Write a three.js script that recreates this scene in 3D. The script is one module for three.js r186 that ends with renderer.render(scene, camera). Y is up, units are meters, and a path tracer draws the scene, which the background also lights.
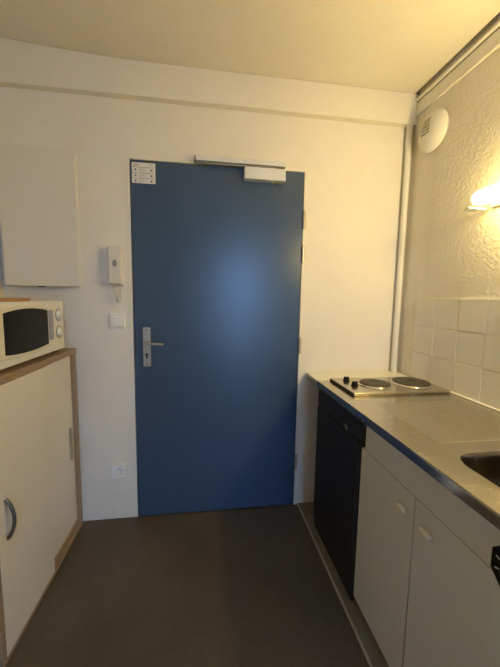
import * as THREE from 'three';
import { RoundedBoxGeometry } from 'three/addons/geometries/RoundedBoxGeometry.js';
import { mergeGeometries } from 'three/addons/utils/BufferGeometryUtils.js';
import { Brush, Evaluator, SUBTRACTION } from 'three-bvh-csg';

// ---------------------------------------------------------------- camera, sky, exposure
const scene = new THREE.Scene();
const camera = new THREE.PerspectiveCamera(93.14, 500 / 667, 0.05, 60);
camera.position.set(0.393, 1.3153, 1.8445);
camera.up.set(-0.0169, 1, 0);                                   // the phone was held a degree out of level
camera.lookAt(0.393 + 0.14193, 1.3153 - 0.10908, 1.8445 - 0.98385);
scene.add(camera);
const renderer = new THREE.WebGLRenderer();
renderer.toneMapping = THREE.LinearToneMapping;
renderer.toneMappingExposure = 0.89;
renderer.shadowMap.enabled = true;
scene.background = new THREE.Color().setRGB(3.9, 7.9, 15.6);      // evening overcast sky outside the window behind the camera
const LAMP_CD = 2.45, LAMP_RGB = [1.0, 0.75, 0.28];

// ---------------------------------------------------------------- helpers
const names = new Map();
function numbered(n) { const k = names.get(n) || 0; names.set(n, k + 1); return k ? n + '_' + String(k).padStart(3, '0') : n; }
let seed = 7;
const rnd = () => { seed = (seed * 1664525 + 1013904223) % 4294967296; return seed / 4294967296; };
function metreUV(g) {                                            // box-mapped texture coordinates, one unit per metre
  if (g.index) g = g.toNonIndexed();
  const p = g.attributes.position, uv = new Float32Array(p.count * 2);
  const a = new THREE.Vector3(), b = new THREE.Vector3(), c = new THREE.Vector3(), n = new THREE.Vector3();
  for (let i = 0; i < p.count; i += 3) {
    a.fromBufferAttribute(p, i); b.fromBufferAttribute(p, i + 1); c.fromBufferAttribute(p, i + 2);
    n.copy(b).sub(a).cross(c.clone().sub(a));
    const ax = Math.abs(n.x), ay = Math.abs(n.y), az = Math.abs(n.z);
    [a, b, c].forEach((v, k) => {
      const s = ax >= ay && ax >= az ? [v.z, v.y] : ay >= az ? [v.x, v.z] : [v.x, v.y];
      uv[(i + k) * 2] = s[0]; uv[(i + k) * 2 + 1] = s[1];
    });
  }
  g.setAttribute('uv', new THREE.BufferAttribute(uv, 2));
  return g;
}
function clean(g) { g = g.index ? g.toNonIndexed() : g; for (const k of Object.keys(g.attributes)) if (!['position', 'normal', 'uv'].includes(k)) g.deleteAttribute(k); return g; }
// box from corner to corner; r rounds the edges
function bx(x0, x1, y0, y1, z0, z1, r = 0) {
  const w = x1 - x0, h = y1 - y0, d = z1 - z0;
  const g = r ? new RoundedBoxGeometry(w, h, d, 2, Math.min(r, w / 2.01, h / 2.01, d / 2.01)) : new THREE.BoxGeometry(w, h, d);
  g.translate((x0 + x1) / 2, (y0 + y1) / 2, (z0 + z1) / 2);
  return metreUV(clean(g));
}
function cyl(r0, r1, len, axis, [x, y, z], seg = 32) {            // frustum centred at a point along an axis
  const g = new THREE.CylinderGeometry(r1, r0, len, seg);
  if (axis === 'x') g.rotateZ(-Math.PI / 2); else if (axis === 'z') g.rotateX(Math.PI / 2);
  g.translate(x, y, z); return clean(g);
}
function lathe(pts, axis, [x, y, z], seg = 48) {                  // pts: [radius, along axis]
  const g = new THREE.LatheGeometry(pts.map((p) => new THREE.Vector2(p[0], p[1])), seg);
  if (axis === '-x') g.rotateZ(Math.PI / 2); else if (axis === 'z') g.rotateX(Math.PI / 2);
  g.translate(x, y, z); return clean(g);
}
function tube(pts, r, seg = 40, rad = 10) { return clean(new THREE.TubeGeometry(new THREE.CatmullRomCurve3(pts.map((p) => new THREE.Vector3(...p))), seg, r, rad, false)); }
function obj(name, geos, mat, parent = scene) {
  const g = Array.isArray(geos) ? (geos.length > 1 ? mergeGeometries(geos.map(clean)) : geos[0]) : geos;
  const m = new THREE.Mesh(g, mat); m.name = parent === scene ? numbered(name) : name;
  m.castShadow = m.receiveShadow = true; parent.add(m); return m;
}
function thing(name, label, category, group) {
  const o = new THREE.Group(); o.name = numbered(name); o.userData = { label, category }; if (group) o.userData.group = group;
  scene.add(o); return o;
}
function tag(o, label, category, group) { o.userData = { label, category }; if (group) o.userData.group = group; return o; }
function struct(o, label, category) { o.userData = { kind: 'structure', label, category }; return o; }
function part(o, label) { o.userData = { label }; return o; }
function roundedRect(x0, x1, y0, y1, r, T = THREE.Shape) {
  const s = new T();
  s.moveTo(x0 + r, y0); s.lineTo(x1 - r, y0); s.absarc(x1 - r, y0 + r, r, -Math.PI / 2, 0, false); s.lineTo(x1, y1 - r); s.absarc(x1 - r, y1 - r, r, 0, Math.PI / 2, false);
  s.lineTo(x0 + r, y1); s.absarc(x0 + r, y1 - r, r, Math.PI / 2, Math.PI, false); s.lineTo(x0, y0 + r); s.absarc(x0 + r, y0 + r, r, Math.PI, Math.PI * 1.5, false);
  return s;
}
// an outline drawn in (z, y) extruded toward +x from x0 by t (outline u runs along -z so that it is not mirrored)
function extrudeX(shape, x0, t, bevel = 0) {
  const g = new THREE.ExtrudeGeometry(shape, { depth: t - 2 * bevel, bevelEnabled: bevel > 0, bevelSize: bevel, bevelThickness: bevel, bevelOffset: -bevel, bevelSegments: 2, curveSegments: 20 });
  g.translate(0, 0, bevel); g.rotateY(Math.PI / 2); g.translate(x0, 0, 0); return clean(g);   // shape u -> -z
}
function extrudeZ(shape, z0, t, bevel = 0) {
  const g = new THREE.ExtrudeGeometry(shape, { depth: t - 2 * bevel, bevelEnabled: bevel > 0, bevelSize: bevel, bevelThickness: bevel, bevelOffset: -bevel, bevelSegments: 2, curveSegments: 20 });
  g.translate(0, 0, bevel + z0); return clean(g);
}
// ---------------------------------------------------------------- textures (grain, relief and wear only)
function hash(x, y, s) { let h = Math.imul(x, 374761393) ^ Math.imul(y, 668265263) ^ Math.imul(s, 1274126177); h = Math.imul(h ^ (h >>> 13), 1274126177); return ((h ^ (h >>> 16)) >>> 0) / 4294967296; }
function vnoise(x, y, per, s) {
  const xi = Math.floor(x), yi = Math.floor(y), fx = x - xi, fy = y - yi, u = fx * fx * (3 - 2 * fx), v = fy * fy * (3 - 2 * fy), w = (i) => ((i % per) + per) % per;
  const a = hash(w(xi), w(yi), s), b = hash(w(xi + 1), w(yi), s), c = hash(w(xi), w(yi + 1), s), d = hash(w(xi + 1), w(yi + 1), s);
  return a + (b - a) * u + (c - a) * v + (a - b - c + d) * u * v;
}
function fbm(u, v, per, oct, s) { let t = 0, a = 0.5, n = 0; for (let i = 0; i < oct; i++) { t += a * vnoise(u * per, v * per, per, s + i); n += a; a *= 0.5; per *= 2; } return t / n; }
function texture(size, fn, metres, color = false) {
  const d = new Uint8Array(size * size * 4);
  for (let j = 0; j < size; j++) for (let i = 0; i < size; i++) {
    const c = fn(i / size, j / size), k = (j * size + i) * 4;
    if (Array.isArray(c)) { d[k] = c[0]; d[k + 1] = c[1]; d[k + 2] = c[2]; } else d[k] = d[k + 1] = d[k + 2] = Math.max(0, Math.min(255, c * 255));
    d[k + 3] = 255;
  }
  const t = new THREE.DataTexture(d, size, size); t.wrapS = t.wrapT = THREE.RepeatWrapping; t.magFilter = THREE.LinearFilter; t.minFilter = THREE.LinearMipmapLinearFilter; t.generateMipmaps = true;
  t.repeat.set(1 / metres, 1 / metres); if (color) t.colorSpace = THREE.SRGBColorSpace; t.needsUpdate = true; return t;
}
const plasterBump = texture(512, (u, v) => 0.6 * fbm(u, v, 6, 4, 11) + 0.4 * fbm(u, v, 60, 2, 31), 1.2);
const roughcastBump = texture(1024, (u, v) => { const a = fbm(u, v, 80, 2, 5), b = fbm(u, v, 160, 2, 9); return Math.min(1, Math.max(0, (a - 0.38) * 2.3)) * 0.75 + b * 0.25; }, 0.8);
const wallTint = texture(512, (u, v) => { const n = fbm(u, v, 4, 5, 71); const k = 232 + 18 * n; return [k, k * 0.985, k * 0.955]; }, 2.3, true);
const floorTint = texture(1024, (u, v) => { const n = fbm(u, v, 5, 5, 3), f = fbm(u, v, 160, 2, 8), k = 0.72 + 0.36 * n + 0.12 * (f - 0.5); return [92 * k, 84 * k, 74 * k]; }, 1.7, true);
const floorBump = texture(512, (u, v) => fbm(u, v, 90, 3, 23), 0.6);
const woodTint = texture(512, (u, v) => { const g = fbm(u * 1, v * 1, 3, 3, 40), s = 0.5 + 0.5 * Math.sin((v * 60 + g * 9) * Math.PI), f = vnoise(u * 8, v * 256, 256, 43); const k = 0.84 + 0.1 * s * g + 0.12 * f; return [164 * k, 139 * k, 112 * k]; }, 0.5, true);
const steelRough = texture(512, (u, v) => 0.5 + 0.35 * (fbm(u, v, 10, 4, 55) - 0.5) + 0.25 * (vnoise(u * 4, v * 256, 256, 57) - 0.5), 0.5);
const slabTint = texture(256, (u, v) => { const k = 0.85 + 0.25 * fbm(u, v, 9, 5, 61); return [116 * k, 110 * k, 95 * k]; }, 0.7, true);

// ---------------------------------------------------------------- materials
const std = (rgb, roughness, more = {}) => new THREE.MeshPhysicalMaterial({ color: new THREE.Color().setRGB(...rgb), roughness, ...more });
const M = {
  wall: std([0.88, 0.86, 0.81], 0.75, { map: wallTint, bumpMap: plasterBump, bumpScale: 0.002 }),
  roughcast: std([0.88, 0.86, 0.81], 0.7, { map: wallTint, bumpMap: roughcastBump, bumpScale: 0.0011 }),
  ceiling: std([0.86, 0.84, 0.79], 0.8, { map: wallTint, bumpMap: plasterBump, bumpScale: 0.0015 }),
  beam: std([0.88, 0.86, 0.81], 0.7, { map: wallTint, bumpMap: plasterBump, bumpScale: 0.002 }),
  frame: std([0.77, 0.76, 0.73], 0.65),
  floor: std([1, 1, 1], 0.5, { map: floorTint, bumpMap: floorBump, bumpScale: 0.0002 }),
  slab: std([1, 1, 1], 0.7, { map: slabTint }),
  edge: std([0.42, 0.39, 0.34], 0.5),
  door: std([0.042, 0.074, 0.138], 0.27, { ior: 1.58 }),
  tile: std([0.76, 0.735, 0.67], 0.22, {}),
  tile2: std([0.74, 0.715, 0.65], 0.24, {}),
  grout: std([0.62, 0.60, 0.55], 0.9),
  paint: std([0.74, 0.73, 0.70], 0.45),
  pipe: std([0.74, 0.72, 0.67], 0.4),
  cream: std([0.70, 0.66, 0.57], 0.4),
  plastic: std([0.74, 0.72, 0.66], 0.35),
  laminate: std([0.70, 0.66, 0.59], 0.4),
  kitchen: std([0.66, 0.635, 0.56], 0.42),
  wood: std([1, 1, 1], 0.5, { map: woodTint }),
  board: std([0.36, 0.19, 0.09], 0.6),
  black: std([0.008, 0.008, 0.009], 0.3, { specularIntensity: 0.3 }),
  blackMatt: std([0.015, 0.015, 0.016], 0.55),
  fridge: std([0.014, 0.014, 0.017], 0.4),
  iron: std([0.045, 0.04, 0.035], 0.5),
  steel: std([0.56, 0.52, 0.44], 0.42, { metalness: 1, roughnessMap: steelRough }),
  bright: std([0.66, 0.65, 0.62], 0.12, { metalness: 1 }),
  nickel: std([0.50, 0.46, 0.38], 0.38, { metalness: 0.85 }),
  alu: std([0.70, 0.70, 0.71], 0.4, { metalness: 0.35 }),
  dark: std([0.03, 0.028, 0.026], 0.6),
  grey: std([0.25, 0.25, 0.27], 0.4),
  white: std([0.84, 0.83, 0.80], 0.35),
  lilac: std([0.33, 0.31, 0.38], 0.35),
  handle: std([0.16, 0.15, 0.15], 0.35, { metalness: 0.7 }),
  paper: std([0.75, 0.75, 0.74], 0.6),
  ground: std([0.42, 0.42, 0.40], 0.9),
  glass: std([1, 1, 1], 0, { transmission: 1, thickness: 0 }),
  bulb: std([0.9, 0.88, 0.82], 0.4, { emissive: new THREE.Color().setRGB(...LAMP_RGB), emissiveIntensity: 6 }),
};

// ---------------------------------------------------------------- the room
const XL = -0.655, XR = 1.615, ZB = 4.6, H = 2.505, W = 0.957, DH = 2.04, T = 0.15;
// wall with the door: three pieces round the opening are one wall
{
  const s = new THREE.Shape(); s.moveTo(XL - T, 0); s.lineTo(XR + T, 0); s.lineTo(XR + T, H + 0.06); s.lineTo(XL - T, H + 0.06); s.closePath();
  const h = new THREE.Path(); h.moveTo(-0.012, 0.0); h.lineTo(-0.012, DH + 0.012); h.lineTo(W + 0.012, DH + 0.012); h.lineTo(W + 0.012, 0.0); h.closePath(); s.holes.push(h);
  struct(obj('wall_back', metreUV(extrudeZ(s, -T, T)), M.wall), 'cream painted wall around the blue entrance door', 'wall');
}
struct(obj('wall_left', bx(XL - T, XL, 0, H + 0.05, 0.0, ZB), M.wall), 'cream wall at the left behind the microwave', 'wall');
const wallRight = new THREE.Group(); wallRight.name = 'wall_right'; struct(wallRight, 'roughcast cream wall with white tiles above the steel worktop', 'wall'); scene.add(wallRight);
obj('wall_body', bx(XR, XR + T, 0, H + 0.045, 0.0, ZB), M.wall, wallRight);
obj('roughcast_coat', bx(XR - 0.0015, XR, 1.332, 2.36, 0.226, 2.3, 0.0008), M.roughcast, wallRight);
struct(obj('floor', bx(XL - T, XR + T, -0.1, 0, -T, ZB + T), M.floor), 'dark brown grey vinyl floor', 'floor');
const bow = (x) => 0.042 * Math.max(0, (0.15 - x) / 0.8) ** 2;      // the ceiling is not flat: it rises a little toward the left wall
function bowedSlab(y0, y1, z0, depth, x0, x1, flatTop) {
  const s = new THREE.Shape(), N = 24; s.moveTo(x0, flatTop ? y0 + bow(x0) : y0);
  if (flatTop) { for (let i = 1; i <= N; i++) { const x = x0 + (x1 - x0) * i / N; s.lineTo(x, y0 + bow(x)); } s.lineTo(x1, y1); s.lineTo(x0, y1); }
  else { s.lineTo(x1, y0); for (let i = 0; i <= N; i++) { const x = x1 + (x0 - x1) * i / N; s.lineTo(x, y1 + bow(x)); } }
  s.closePath(); return metreUV(extrudeZ(s, z0, depth));
}
struct(obj('ceiling', [bowedSlab(H, H + 0.16, -T, ZB + 2 * T, XL - T, 1.592, true), bx(1.592, XR + T, H + 0.045, H + 0.16, -T, ZB + T)], M.ceiling), 'cream painted ceiling', 'ceiling');
struct(obj('trim_1', bowedSlab(2.338, H - 0.002, 0.0005, 0.0405, XL + 0.001, XR - 0.001, false), M.beam), 'shallow cream beam along the top of the door wall', 'beam');
{ // wall behind the camera with the window that lights the door
  const s = new THREE.Shape(); s.moveTo(XL - T, 0); s.lineTo(XR + T, 0); s.lineTo(XR + T, H + 0.06); s.lineTo(XL - T, H + 0.06); s.closePath();
  const wx0 = 0.74, wx1 = 1.5, wy0 = 0.12, wy1 = 2.3, xm = (wx0 + wx1) / 2, za = ZB + 0.04, zb = ZB + 0.1, f = 0.045;
  const h = new THREE.Path(); h.moveTo(wx0, wy0); h.lineTo(wx0, wy1); h.lineTo(wx1, wy1); h.lineTo(wx1, wy0); h.closePath(); s.holes.push(h);
  struct(obj('wall_front', metreUV(extrudeZ(s, ZB, T)), M.wall), 'wall behind the viewer with a window', 'wall');
  const w = new THREE.Group(); w.name = 'window_1'; struct(w, 'white framed window behind the viewer', 'window'); scene.add(w);
  obj('window_frame', [bx(wx0 + 0.001, wx0 + f, wy0 + 0.001, wy1 - 0.001, za, zb), bx(wx1 - f, wx1 - 0.001, wy0 + 0.001, wy1 - 0.001, za, zb), bx(wx0 + f, wx1 - f, wy0 + 0.001, wy0 + f, za, zb), bx(wx0 + f, wx1 - f, wy1 - f, wy1 - 0.001, za, zb)], M.frame, w);
  obj('window_pane', bx(wx0 + f, wx1 - f, wy0 + f, wy1 - f, ZB + 0.068, ZB + 0.072), M.glass, w);
}
struct(obj('ground', bx(-30, 32, -0.5, -0.3, ZB + T + 0.02, ZB + 60), M.ground), 'ground outside the window behind the viewer', 'ground');
// tiles: three rows of 15 cm tiles above the worktop
{
  obj('grout', bx(XR - 0.005, XR, 0.874, 1.3305, 0.166, 1.72), M.grout, wallRight);
  const pz = 0.1575, py = 0.153, g = extrudeX(roundedRect(-0.1562, 0, 0, 0.1517, 0.002), 0, 0.009, 0.0012);
  for (let r = 0; r < 3; r++) for (let c = 0; c < 10; c++) {
    const t = obj('tile', g, rnd() < 0.5 ? M.tile : M.tile2, wallRight);
    t.position.set(XR - 0.011 + (rnd() - 0.5) * 0.0012, 0.8745 + r * py, 0.166 + c * pz); t.rotation.set(0, (rnd() - 0.5) * 0.006, 0);
  }
}
// door frame and door
{
  const s = new THREE.Shape(); s.moveTo(-0.024, 0.001); s.lineTo(-0.024, DH + 0.022); s.lineTo(W + 0.024, DH + 0.022); s.lineTo(W + 0.024, 0.001); s.lineTo(W + 0.004, 0.001); s.lineTo(W + 0.004, DH + 0.004); s.lineTo(-0.004, DH + 0.004); s.lineTo(-0.004, 0.001); s.closePath();
  const back = [bx(-0.0115, -0.004, 0.001, DH + 0.004, -T + 0.005, 0), bx(W + 0.004, W + 0.0115, 0.001, DH + 0.004, -T + 0.005, 0), bx(-0.0115, W + 0.0115, DH + 0.004, DH + 0.0115, -T + 0.005, 0),
    bx(-0.004, 0.015, 0.001, DH + 0.004, -0.06, -0.0365), bx(W - 0.015, W + 0.004, 0.001, DH + 0.004, -0.06, -0.0365), bx(-0.004, W + 0.004, DH - 0.015, DH + 0.004, -0.06, -0.0365), bx(-0.004, W + 0.004, 0.0005, 0.02, -0.06, -0.0365)];   // rebate and threshold behind the leaf
  struct(obj('trim_2', [metreUV(extrudeZ(s, 0.0005, 0.003, 0.001)), ...back], M.wall), 'thin white metal frame of the blue door', 'door frame');
  const d = new THREE.Group(); d.name = 'door_1'; struct(d, 'flush blue grey entrance door with lever handle', 'door'); scene.add(d);
  obj('door_leaf', bx(0, W, 0.006, DH, -0.036, 0.008, 0.003), M.door, d);
  for (const y of [1.775, 1.58, 1.038, 0.30]) {
    const h = obj('hinge', cyl(0.009, 0.009, 0.088, 'y', [W + 0.006, y, 0.0145], 20), M.nickel, d);
    obj('hinge_tip', [lathe([[0.0005, 0.052], [0.006, 0.049], [0.0075, 0.044]], 'y', [W + 0.006, y, 0.0145], 16), lathe([[0.0075, -0.044], [0.006, -0.049], [0.0005, -0.052]], 'y', [W + 0.006, y, 0.0145], 16)], M.nickel, h);
  }
  const hp = obj('handle_plate', bx(0.048, 0.091, 0.922, 1.146, 0.008, 0.018, 0.004), M.nickel, d);
  obj('screw', [cyl(0.004, 0.004, 0.002, 'z', [0.0695, 1.132, 0.0185], 14), cyl(0.004, 0.004, 0.002, 'z', [0.0695, 0.936, 0.0185], 14)], M.dark, hp);
  obj('key_cylinder', [cyl(0.0085, 0.0085, 0.006, 'z', [0.0695, 0.992, 0.02], 20), bx(0.065, 0.074, 0.968, 0.99, 0.017, 0.023, 0.003)], M.dark, hp);
  const lv = obj('lever', [cyl(0.011, 0.011, 0.04, 'z', [0.0695, 1.061, 0.038], 24), tube([[0.0695, 1.061, 0.056], [0.085, 1.060, 0.060], [0.11, 1.058, 0.061], [0.16, 1.056, 0.060]], 0.0075, 24, 12), new THREE.SphereGeometry(0.0075, 14, 10).translate(0.16, 1.056, 0.060)], M.nickel, d);
  obj('lever_collar', cyl(0.014, 0.014, 0.006, 'z', [0.0695, 1.061, 0.021], 24), M.nickel, lv);
}
{ // door closer: rail on the frame, body on the door, arm between them
  const t = thing('door_closer', 'silver hydraulic door closer with slide rail above the blue door', 'door closer');
  obj('closer_body', bx(0.607, 0.836, 1.967, 2.03, 0.009, 0.058, 0.004), M.alu, t);
  const r = obj('slide_rail', bx(0.345, 0.838, 2.046, 2.07, 0.006, 0.05, 0.003), M.alu, t);
  obj('end_cap', bx(0.338, 0.3445, 2.045, 2.071, 0.0055, 0.051, 0.002), M.grey, r);
  const arm = new THREE.Mesh(bx(-0.2, 0.2, -0.004, 0.004, -0.009, 0.009, 0.003), M.grey); arm.name = 'arm'; arm.position.set(0.585, 2.038, 0.035); arm.rotation.z = 0.008; arm.castShadow = arm.receiveShadow = true; t.add(arm);
  obj('pivot', cyl(0.009, 0.009, 0.012, 'y', [0.765, 2.036, 0.035], 18), M.nickel, t);
  obj('adjusting_screw', cyl(0.008, 0.007, 0.01, 'y', [0.766, 1.962, 0.035], 18), M.nickel, t);
}
{ // notice: printed paper, small lines of type in three framed rows
  const c = document.createElement('canvas'); c.width = 256; c.height = 220; const x = c.getContext('2d');
  x.fillStyle = '#dcdbd8'; x.fillRect(0, 0, 256, 220); x.fillStyle = '#55565a';
  for (const y of [46, 108, 166]) x.fillRect(12, y, 232, 4);
  x.fillStyle = '#8a8a8c';
  const line = (x0, y, n, h) => { let p = x0; for (let i = 0; i < n; i++) { const w = 5 + Math.floor(rnd() * 12); x.fillRect(p, y, w, h); p += w + 4; } };
  line(14, 16, 5, 7); line(14, 29, 4, 6); line(190, 14, 3, 12);
  for (const y of [62, 124, 182]) { x.fillStyle = '#77787b'; x.beginPath(); x.arc(38, y + 14, 11, 0, 7); x.fill(); x.fillStyle = '#9a9a9b'; line(78, y, 4, 6); line(78, y + 13, 5, 6); line(78, y + 26, 3, 6); x.fillStyle = '#86878a'; x.fillRect(200, y + 2, 24, 26); }
  const tx = new THREE.CanvasTexture(c); tx.colorSpace = THREE.SRGBColorSpace;
  const g = new THREE.BoxGeometry(0.121, 0.105, 0.0006); g.translate(0.069, 1.974, 0.0085);
  const pm = std([1, 1, 1], 0.55, { map: tx });
  tag(obj('notice_sticker', g, pm), 'white printed notice in the top left corner of the blue door', 'notice');
}
// ---------------------------------------------------------------- kitchen side
struct(obj('trim_3', bx(0.992, XR - 0.001, 0.0005, 0.010, 0.001, 2.0, 0.002), M.slab), 'raised grey base under the fridge and kitchen cabinet', 'floor base');
struct(obj('trim_4', bx(0.984, 0.9915, 0.0005, 0.0125, 0.001, 2.0, 0.002), M.edge), 'pale edging strip along the raised kitchen base', 'edging');
const HC = 0.870, XF = 1.012, ZS = 0.19, ZE = 1.56;
tag(obj('filler_shelf', bx(XF + 0.001, XR - 0.012, HC - 0.017, HC, 0.0015, ZS - 0.002, 0.002), M.paint), 'narrow white filler board between steel worktop and door wall', 'filler board');
{ // worktop with drainer and bowl
  const t = thing('steel_worktop', 'stainless steel worktop with ribbed drainer and sink bowl', 'worktop');
  const s = new THREE.Shape(); s.moveTo(XF, -ZE); s.lineTo(XR - 0.013, -ZE); s.lineTo(XR - 0.013, -ZS); s.lineTo(XF, -ZS); s.closePath();
  const B = { x0: 1.105, x1: 1.47, z0: 1.05, z1: 1.43, r: 0.075 };
  s.holes.push(roundedRect(B.x0, B.x1, -B.z1, -B.z0, B.r, THREE.Path));
  const g = new THREE.ExtrudeGeometry(s, { depth: 0.001, bevelEnabled: true, bevelSize: 0.003, bevelThickness: 0.003, bevelOffset: -0.003, bevelSegments: 3, curveSegments: 16 });
  g.rotateX(-Math.PI / 2); g.translate(0, HC - 0.004, 0);
  obj('counter_plate', metreUV(clean(g)), M.steel, t);
  obj('front_lip', bx(XF, XF + 0.012, HC - 0.034, HC - 0.0045, ZS, ZE, 0.002), M.bright, t);
  obj('core_board', bx(XF + 0.0125, XR - 0.014, HC - 0.03, HC - 0.008, ZS + 0.002, B.z0 - 0.01), M.wood, t);
  const ribs = [];
  for (let i = 0; i < 30; i++) { const x = 1.137 + i * 0.0125; const c = new THREE.CapsuleGeometry(0.0032, 0.385 - 0.0, 3, 8); c.rotateX(Math.PI / 2); c.scale(1, 0.5, 1); c.translate(x, HC - 0.0005, 0.787); ribs.push(clean(c)); }
  obj('drainer_ribs', ribs, M.steel, t);
  // bowl: rounded-rectangle rings going down
  const rings = [[0, -0.002, 0], [0.003, 0.004, 0], [0.008, 0.02, 0], [0.014, 0.12, 0], [0.02, 0.155, 0], [0.035, 0.175, 0], [0.06, 0.184, 0], [0.14, 0.188, 0]], n = 24, P = [], I = [];
  rings.forEach(([ins, dep]) => {
    const pts = roundedRect(B.x0 + ins, B.x1 - ins, B.z0 + ins, B.z1 - ins, Math.max(0.03, B.r - ins * 0.5)).getSpacedPoints(n * 4);
    for (let i = 0; i < n * 4; i++) P.push(pts[i].x, HC - 0.002 - dep, pts[i].y);
  });
  const m = n * 4;
  for (let r = 0; r < rings.length - 1; r++) for (let i = 0; i < m; i++) { const a = r * m + i, b = r * m + (i + 1) % m; I.push(a, b, a + m, b, b + m, a + m); }
  const cIdx = P.length / 3; P.push((B.x0 + B.x1) / 2, HC - 0.192, (B.z0 + B.z1) / 2);
  for (let i = 0; i < m; i++) I.push((rings.length - 1) * m + i, (rings.length - 1) * m + (i + 1) % m, cIdx);
  const bg = new THREE.BufferGeometry(); bg.setAttribute('position', new THREE.Float32BufferAttribute(P, 3)); bg.setIndex(I); bg.computeVertexNormals();
  bg.setAttribute('uv', new THREE.Float32BufferAttribute(P.filter((_, i) => i % 3 !== 1), 2));
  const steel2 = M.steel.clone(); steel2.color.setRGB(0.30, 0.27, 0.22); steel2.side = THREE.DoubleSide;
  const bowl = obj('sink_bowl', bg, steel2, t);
  obj('drain', lathe([[0.001, 0.0], [0.03, 0.001], [0.034, 0.004], [0.04, 0.003], [0.041, 0]], 'y', [(B.x0 + B.x1) / 2, HC - 0.190, (B.z0 + B.z1) / 2], 32), M.bright, bowl);
}
struct(obj('trim_5', bx(XR - 0.024, XR - 0.0125, HC + 0.0003, HC + 0.007, ZS, ZE, 0.003), M.white), 'pale joint bead where the steel worktop meets the tiles', 'trim');
{ // two-plate electric hob
  const t = thing('electric_hob', 'two plate electric hob set on the steel worktop', 'hob');
  const y = HC + 0.0014;
  obj('hob_base', bx(1.086, 1.588, y, y + 0.013, 0.205, 0.492, 0.003), M.steel, t);
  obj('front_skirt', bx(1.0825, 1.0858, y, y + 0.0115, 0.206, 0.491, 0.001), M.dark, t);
  for (const [x, z, r] of [[1.268, 0.35, 0.076], [1.478, 0.343, 0.092]]) {
    const yy = y + 0.013;
    const p = obj('hot_plate', lathe([[r - 0.004, 0.0], [r, 0.003], [r, 0.009], [r - 0.003, 0.0115], [r * 0.80, 0.0118], [r * 0.78, 0.0108], [r * 0.60, 0.0108], [r * 0.58, 0.0118], [0.026, 0.0118], [0.024, 0.009], [0.001, 0.009]], 'y', [x, yy, z], 56), M.iron, t);
    obj('plate_ring', lathe([[r + 0.0005, 0.0], [r + 0.0005, 0.006], [r + 0.005, 0.006], [r + 0.009, 0.001], [r + 0.009, 0.0]], 'y', [x, yy, z], 56), M.bright, p);
  }
  for (const z of [0.265, 0.362]) {
    const k = obj('control_knob', lathe([[0.0185, 0], [0.0185, 0.004], [0.0155, 0.006], [0.0145, 0.019], [0.0125, 0.021], [0.0005, 0.021]], 'y', [1.152, y + 0.0132, z], 28), M.black, t);
    obj('pointer', bx(1.1505, 1.1535, y + 0.034, y + 0.0348, z - 0.012, z + 0.002), M.paper, k);
  }
}
{ // under-counter fridge
  const t = thing('mini_fridge', 'black under counter fridge between kitchen cabinet and door wall', 'fridge');
  obj('fridge_body', bx(1.07, 1.56, 0.03, 0.80, 0.200, 0.682, 0.004), M.blackMatt, t);
  const d = obj('fridge_door', bx(1.02, 1.066, 0.05, 0.735, 0.197, 0.676, 0.007), M.fridge, t);
  obj('badge', bx(1.0195, 1.0222, 0.742, 0.764, 0.545, 0.572, 0.0008), M.grey, t);
  obj('top_fascia', bx(1.022, 1.068, 0.739, 0.832, 0.197, 0.704, 0.005), M.fridge, t);
  obj('plinth_grille', bx(1.026, 1.069, 0.0115, 0.047, 0.205, 0.68, 0.003), M.blackMatt, t);
  for (const [x, z] of [[1.09, 0.23], [1.09, 0.65], [1.53, 0.23], [1.53, 0.65]]) obj('foot', cyl(0.018, 0.014, 0.02, 'y', [x, 0.0205, z], 18), M.dark, t);
  obj('grip_recess', bx(1.0192, 1.0205, 0.30, 0.60, 0.66, 0.667, 0.0005), M.blackMatt, d);
}
{ // sink cabinet
  const t = thing('sink_cabinet', 'off white kitchen base cabinet with two doors under the sink', 'cabinet');
  const z0 = 0.706, z1 = 1.54, xb = 1.59;
  obj('side_panel', bx(1.053, xb, 0.0105, 0.834, z0, z0 + 0.016), M.kitchen, t);
  obj('side_panel', bx(1.053, xb, 0.0105, 0.834, z1 - 0.016, z1), M.kitchen, t);
  obj('back_panel', bx(xb - 0.006, xb, 0.05, 0.6, z0 + 0.0165, z1 - 0.0165), M.kitchen, t);
  obj('bottom_panel', bx(1.0685, xb - 0.007, 0.045, 0.06, z0 + 0.0165, z1 - 0.0165), M.kitchen, t);
  obj('kick_board', bx(1.060, 1.068, 0.0105, 0.06, z0 + 0.0165, z1 - 0.0165), M.kitchen, t);
  obj('apron', bx(1.034, 1.0525, 0.719, 0.834, z0 + 0.002, z1, 0.002), M.kitchen, t);
  for (const [a, b, kz] of [[0.682, 1.016, 0.978], [1.020, 1.538, 1.088]]) {
    const d = obj('cabinet_door', bx(1.034, 1.0525, 0.040, 0.7165, a, b, 0.0025), M.kitchen, t);
    const h = obj('pull_handle', new THREE.CapsuleGeometry(0.009, 0.03, 6, 16).rotateX(Math.PI / 2).translate(1.0185, 0.655, kz), M.cream, d);
    h.geometry = mergeGeometries([clean(h.geometry), cyl(0.006, 0.006, 0.010, 'x', [1.0295, 0.655, kz], 14)]);
  }
}
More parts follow.
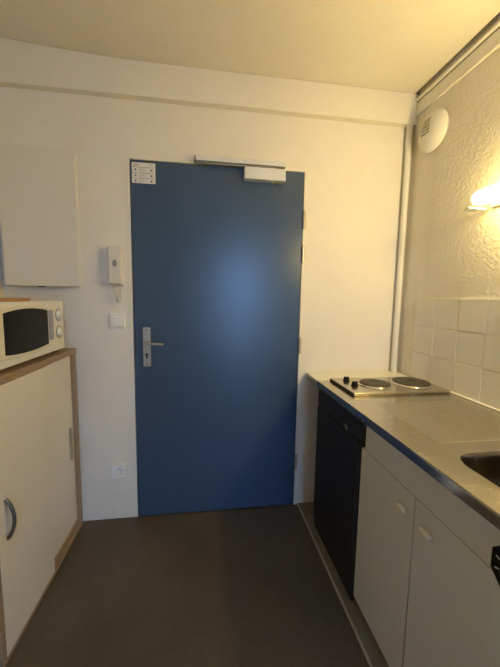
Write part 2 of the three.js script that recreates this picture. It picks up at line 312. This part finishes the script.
{ // black dial on the apron below the sink
  const t = thing('timer_dial', 'black faceted dial on the cabinet apron under the sink front', 'dial');
  const s = new THREE.Shape(); for (let i = 0; i < 8; i++) { const a = (i + 0.5) / 8 * Math.PI * 2; const r = 0.058; i ? s.lineTo(Math.cos(a) * r, Math.sin(a) * r) : s.moveTo(Math.cos(a) * r, Math.sin(a) * r); } s.closePath();
  const g = extrudeX(s, 0.999, 0.0345, 0.004); g.translate(0, 0.776, 1.358);
  obj('dial_body', g, M.black, t);
  obj('dial_cap', cyl(0.022, 0.026, 0.012, 'x', [0.9925, 0.776, 1.358], 28), M.blackMatt, t);
  const ticks = []; for (let i = 0; i < 10; i++) { const a = i / 10 * Math.PI * 2, q = new THREE.BoxGeometry(0.0006, 0.009, 0.003); q.rotateX(a); q.translate(0.9988, 0.776 + Math.cos(a) * 0.039, 1.358 + Math.sin(a) * 0.039); ticks.push(clean(q)); }
  obj('tick_marks', ticks, M.paper, t);
}
// ---------------------------------------------------------------- right wall fittings
{ // wall lamp
  const t = thing('wall_lamp', 'lit opal wall lamp above the kitchen tiles', 'lamp');
  const zc = 1.06, y = 1.758, x = 1.552;
  obj('wall_plate', bx(1.597, XR - 0.0045, y - 0.04, y + 0.03, zc - 0.46, zc + 0.46, 0.006), M.plastic, t);
  for (const k of [0, 1, 2]) {                                     // three opal tube pieces in a row, the outer ones with rounded ends
    const pr = [[0.0004, 0]]; if (k !== 1) for (let i = 1; i <= 10; i++) { const a = i / 10 * Math.PI / 2; pr.push([0.033 * Math.sin(a), 0.040 * (1 - Math.cos(a))]); } else pr.push([0.033, 0]);
    pr.push([0.033, 0.33], [0.0004, 0.33]);
    const g = lathe(pr, 'z', [0, 0, 0], 32); if (k === 2) g.rotateY(Math.PI); g.translate(x, y, zc + [-0.4965, -0.165, 0.4965][k]); obj('opal_tube', g, M.bulb, t);
  }
  for (const e of [-1, 1]) {                                       // lipped end brackets that carry the tube
    const s = new THREE.Shape(); const N = 28; for (let i = 0; i <= N; i++) { const a = Math.PI * i / N, px = Math.cos(a) * 0.042, pz = Math.sin(a) * 0.05; i ? s.lineTo(px, pz) : s.moveTo(px, pz); } s.closePath();
    const g = new THREE.ExtrudeGeometry(s, { depth: 0.003, bevelEnabled: true, bevelSize: 0.002, bevelThickness: 0.002, bevelSegments: 2 }); g.rotateX(Math.PI / 2); if (e < 0) g.rotateY(Math.PI);
    g.translate(1.560, y - 0.035, zc + e * 0.48);
    obj('end_bracket', [clean(g), bx(1.556, 1.604, y - 0.042, y - 0.036, zc + e * 0.49 - 0.01, zc + e * 0.49 + 0.01, 0.002)], M.plastic, t);
  }
  for (const dz of [-0.29, -0.1, 0.1, 0.25, 0.4]) {
    const l = new THREE.PointLight(new THREE.Color().setRGB(...LAMP_RGB), LAMP_CD / 5, 0, 2); l.position.set(x, y, zc + dz); l.castShadow = true; l.shadow.radius = 1.5; l.name = 'lamp_light'; t.add(l);
  }
}
{ // air extraction valve: domed cap with cut slots
  const t = thing('air_vent', 'round white domed air vent with slots on the right wall', 'vent');
  const ev = new Evaluator(); ev.attributes = ['position', 'normal'];
  const prof = [[0.0001, 0], [0.102, 0], [0.104, 0.004], [0.101, 0.014], [0.09, 0.026], [0.068, 0.04], [0.045, 0.046], [0.0001, 0.048]];
  let a = new Brush(lathe(prof, '-x', [0, 0, 0], 56)); a.geometry.deleteAttribute('uv'); a.updateMatrixWorld();
  for (let i = 0; i < 5; i++) { const g = bx(-0.06, -0.006, -0.014 + i * 0.0165 - 0.0045, -0.014 + i * 0.0165 + 0.0045, -0.05 + 0.006 * Math.abs(i - 1.5), 0.026); g.deleteAttribute('uv'); const b = new Brush(g); b.updateMatrixWorld(); a = ev.evaluate(a, b, SUBTRACTION); a.updateMatrixWorld(); }
  const g = a.geometry; g.clearGroups();
  const m = obj('vent_cap', g, M.plastic, t); m.position.set(XR - 0.0105, 2.222, 0.205);
  obj('vent_collar', cyl(0.098, 0.098, 0.006, 'x', [XR - 0.0073, 2.222, 0.205], 48), M.plastic, t);
}
tag(obj('ceiling_conduit', cyl(0.0105, 0.0105, 3.157, 'z', [XR - 0.0115, 2.468, 1.6215], 24), M.pipe), 'cream pipe running under the ceiling edge at right', 'conduit');
tag(obj('cable_trunking', bx(XR - 0.014, XR - 0.0005, 2.383, 2.45, 0.043, 3.2, 0.003), M.pipe), 'flat cream cable trunking on the right wall below the ceiling conduit', 'trunking');
{
  const t = thing('corner_pipe', 'vertical cream painted pipe in the corner above the hob', 'pipe');
  obj('pipe_tube', cyl(0.0175, 0.0175, 2.3365 - HC - 0.0005, 'y', [1.578, (2.3365 + HC + 0.0005) / 2, 0.028], 28), M.pipe, t);
  for (const y of [2.25, 1.42]) obj('pipe_clip', [cyl(0.0205, 0.0205, 0.014, 'y', [1.578, y, 0.028], 28), bx(1.57, 1.586, y - 0.007, y + 0.007, 0.0006, 0.012)], M.pipe, t);
}
// ---------------------------------------------------------------- left side
{
  const t = thing('sideboard', 'cream sideboard with sliding doors and light wood frame', 'sideboard');
  const x0 = XL + 0.006, xf = -0.305, z0 = 0.02, z1 = 0.758;
  obj('top_board', bx(x0, xf, 1.004, 1.031, z0 - 0.006, z1 + 0.006, 0.002), M.wood, t);
  obj('side_panel', bx(x0, xf - 0.002, 0.001, 1.0035, z0, z0 + 0.024, 0.0015), M.wood, t);
  obj('side_panel', bx(x0, xf - 0.002, 0.001, 1.0035, z1 - 0.024, z1, 0.0015), M.wood, t);
  obj('back_panel', bx(x0, x0 + 0.005, 0.03, 1.003, z0 + 0.0245, z1 - 0.0245), M.laminate, t);
  obj('plinth', bx(x0 + 0.006, xf - 0.014, 0.001, 0.047, z0 + 0.0245, z1 - 0.0245), M.wood, t);
  obj('bottom_track', bx(xf - 0.0135, xf - 0.001, 0.001, 0.019, z0 + 0.0245, z1 - 0.0245, 0.0015), M.wood, t);
  const far = obj('sliding_door', bx(-0.340, -0.3275, 0.0475, 1.0015, z0 + 0.025, 0.41, 0.001), M.laminate, t);
  const near = obj('sliding_door', bx(-0.3185, -0.306, 0.021, 1.0015, 0.368, z1 - 0.025, 0.001), M.laminate, t);
  obj('finger_grip', extrudeX((() => { const q = roundedRect(-0.101, -0.074, 0.425, 0.605, 0.010), k = roundedRect(-0.095, -0.080, 0.433, 0.597, 0.006, THREE.Path); q.holes.push(k); return q; })(), -0.3274, 0.006, 0.0015), M.nickel, far);
  const bow = []; for (let i = 0; i <= 12; i++) { const a = i / 12; bow.push([-0.306 + 0.026 * Math.sin(Math.PI * a) ** 0.75, 0.445 + 0.152 * a, 0.688]); }
  const bg = tube(bow, 0.0065, 40, 10); obj('bow_handle', bg, M.handle, near);
}
{ // microwave, its front facing the kitchen
  const t = thing('microwave', 'white microwave with arched black window on the sideboard', 'microwave');
  const xf = -0.325, z0 = 0.105, z1 = 0.665, y0 = 1.047, y1 = 1.289;
  obj('casing', bx(-0.640, xf - 0.018, y0, y1, z0 + 0.002, z1 - 0.002, 0.006), M.plastic, t);
  const fr = obj('front_panel', bx(xf - 0.0175, xf, y0, y1, z0, z1, 0.006), M.plastic, t);
  const lens = (a, b, yl, yh, arcT, arcB) => { const s = new THREE.Shape(); s.moveTo(-b, yl + arcB); s.quadraticCurveTo(-(a + b) / 2, yl - arcB, -a, yl + arcB); s.lineTo(-a, yh - arcT); s.quadraticCurveTo(-(a + b) / 2, yh + arcT, -b, yh - arcT); s.closePath(); return s; };
  const door = obj('oven_door', extrudeX(lens(0.275, 0.642, 1.072, 1.272, 0.016, 0.012), xf + 0.0003, 0.006, 0.002), M.cream, t);
  obj('door_window', extrudeX(lens(0.288, 0.608, 1.086, 1.262, 0.013, 0.010), xf + 0.0064, 0.0025, 0.0008), M.black, door);
  obj('door_grip', bx(xf + 0.0005, xf + 0.012, 1.108, 1.248, 0.238, 0.268, 0.005), M.lilac, t);
  for (const y of [1.221, 1.137]) {
    const k = obj('dial', lathe([[0.027, 0], [0.027, 0.002], [0.022, 0.003], [0.020, 0.015], [0.018, 0.017], [0.0005, 0.017]], '-x', [0, 0, 0], 36).rotateZ(Math.PI).translate(xf + 0.0004, y, 0.165), M.plastic, t);
    obj('dial_ring', lathe([[0.0275, 0.0], [0.0275, 0.003], [0.031, 0.003], [0.031, 0.0]], '-x', [0, 0, 0], 36).rotateZ(Math.PI).translate(xf + 0.0004, y, 0.165), M.grey, k);
    obj('dial_ridge', bx(xf + 0.0175, xf + 0.023, y - 0.016, y + 0.016, 0.162, 0.168, 0.002), M.plastic, k);
    const ticks = []; for (let i = 0; i < 9; i++) { const a = -2.3 + i * 4.6 / 8; ticks.push(cyl(0.0012, 0.0012, 0.0006, 'x', [xf + 0.0003, y + Math.cos(a) * 0.033, 0.165 + Math.sin(a) * 0.033], 8)); }
    obj('dial_marks', ticks, M.grey, fr);
  }
  for (const [x, z] of [[-0.36, 0.14], [-0.36, 0.63], [-0.61, 0.14], [-0.61, 0.63]]) obj('foot', cyl(0.012, 0.014, 0.0155, 'y', [x, 1.0392, z], 16), M.dark, t);
}
tag(obj('wooden_board', bx(-0.63, -0.365, 1.2895, 1.303, 0.33, 0.68, 0.002), M.board), 'thin brown wooden board lying on top of the microwave', 'board');
{ // fuse box cover on the door wall
  const t = thing('fuse_box', 'cream fuse box cover on the wall above the microwave', 'fuse box');
  obj('box_body', bx(-0.612, -0.268, 1.375, 2.032, 0.0008, 0.046, 0.003), M.plastic, t);
  const g = extrudeZ(roundedRect(-0.614, -0.256, 1.363, 2.045, 0.012), 0.047, 0.014, 0.003);
  const c = obj('cover', g, M.cream, t);
  obj('latch', bx(-0.46, -0.425, 1.3585, 1.3628, 0.05, 0.058, 0.001), M.dark, c);
}
{ // intercom handset
  const t = thing('intercom_handset', 'white intercom handset hanging left of the blue door', 'intercom');
  obj('wall_cradle', bx(-0.114, -0.046, 1.372, 1.572, 0.0008, 0.02, 0.004), M.cream, t);
  const h = obj('handset', bx(-0.118, -0.047, 1.38, 1.583, 0.0215, 0.05, 0.009), M.cream, t);
  obj('oval_button', cyl(1, 1, 1, 'z', [0, 0, 0], 28).scale(0.0115, 0.0185, 0.002).translate(-0.082, 1.492, 0.0505), M.grey, h);
  const pts = []; for (let i = 0; i <= 150; i++) { const u = i / 150, a = u * Math.PI * 2 * 10; const cx = -0.083 + 0.012 * Math.sin(u * Math.PI), cy = 1.374 - 0.085 * Math.sin(u * Math.PI * 0.93), cz = 0.036 - 0.02 * u; pts.push([cx + Math.cos(a) * 0.009 + (u - 0.5) * 0.02, cy, cz + Math.sin(a) * 0.009]); }
  obj('coiled_cord', tube(pts, 0.0028, 420, 6), M.cream, t);
}
{ // light switch
  const t = thing('light_switch', 'square white light switch below the intercom', 'switch');
  const p = obj('cover_plate', bx(-0.128, -0.046, 1.141, 1.222, 0.0008, 0.014, 0.004), M.white, t);
  const r = obj('rocker', bx(-0.112, -0.062, 1.156, 1.207, 0.0115, 0.019, 0.002), M.white, t); void p; void r;
}
{ // socket outlet
  const t = thing('power_socket', 'white power socket low on the wall beside the blue door', 'socket');
  const s = roundedRect(-0.141, -0.060, 0.262, 0.343, 0.008), h = new THREE.Path(); h.absarc(-0.1005, 0.3025, 0.021, 0, Math.PI * 2, true); s.holes.push(h);
  obj('cover_plate', extrudeZ(s, 0.0008, 0.0152, 0.002), M.white, t);
  const w = obj('socket_well', cyl(0.0235, 0.0235, 0.0006, 'z', [-0.1005, 0.3025, 0.0012], 28), M.white, t);
  obj('earth_pin', cyl(0.0025, 0.0022, 0.012, 'z', [-0.1005, 0.3135, 0.0075], 12), M.nickel, w);
  obj('contact_hole', [cyl(0.003, 0.003, 0.0006, 'z', [-0.1105, 0.3005, 0.0018], 12), cyl(0.003, 0.003, 0.0006, 'z', [-0.0905, 0.3005, 0.0018], 12)], M.dark, w);
}
renderer.render(scene, camera);
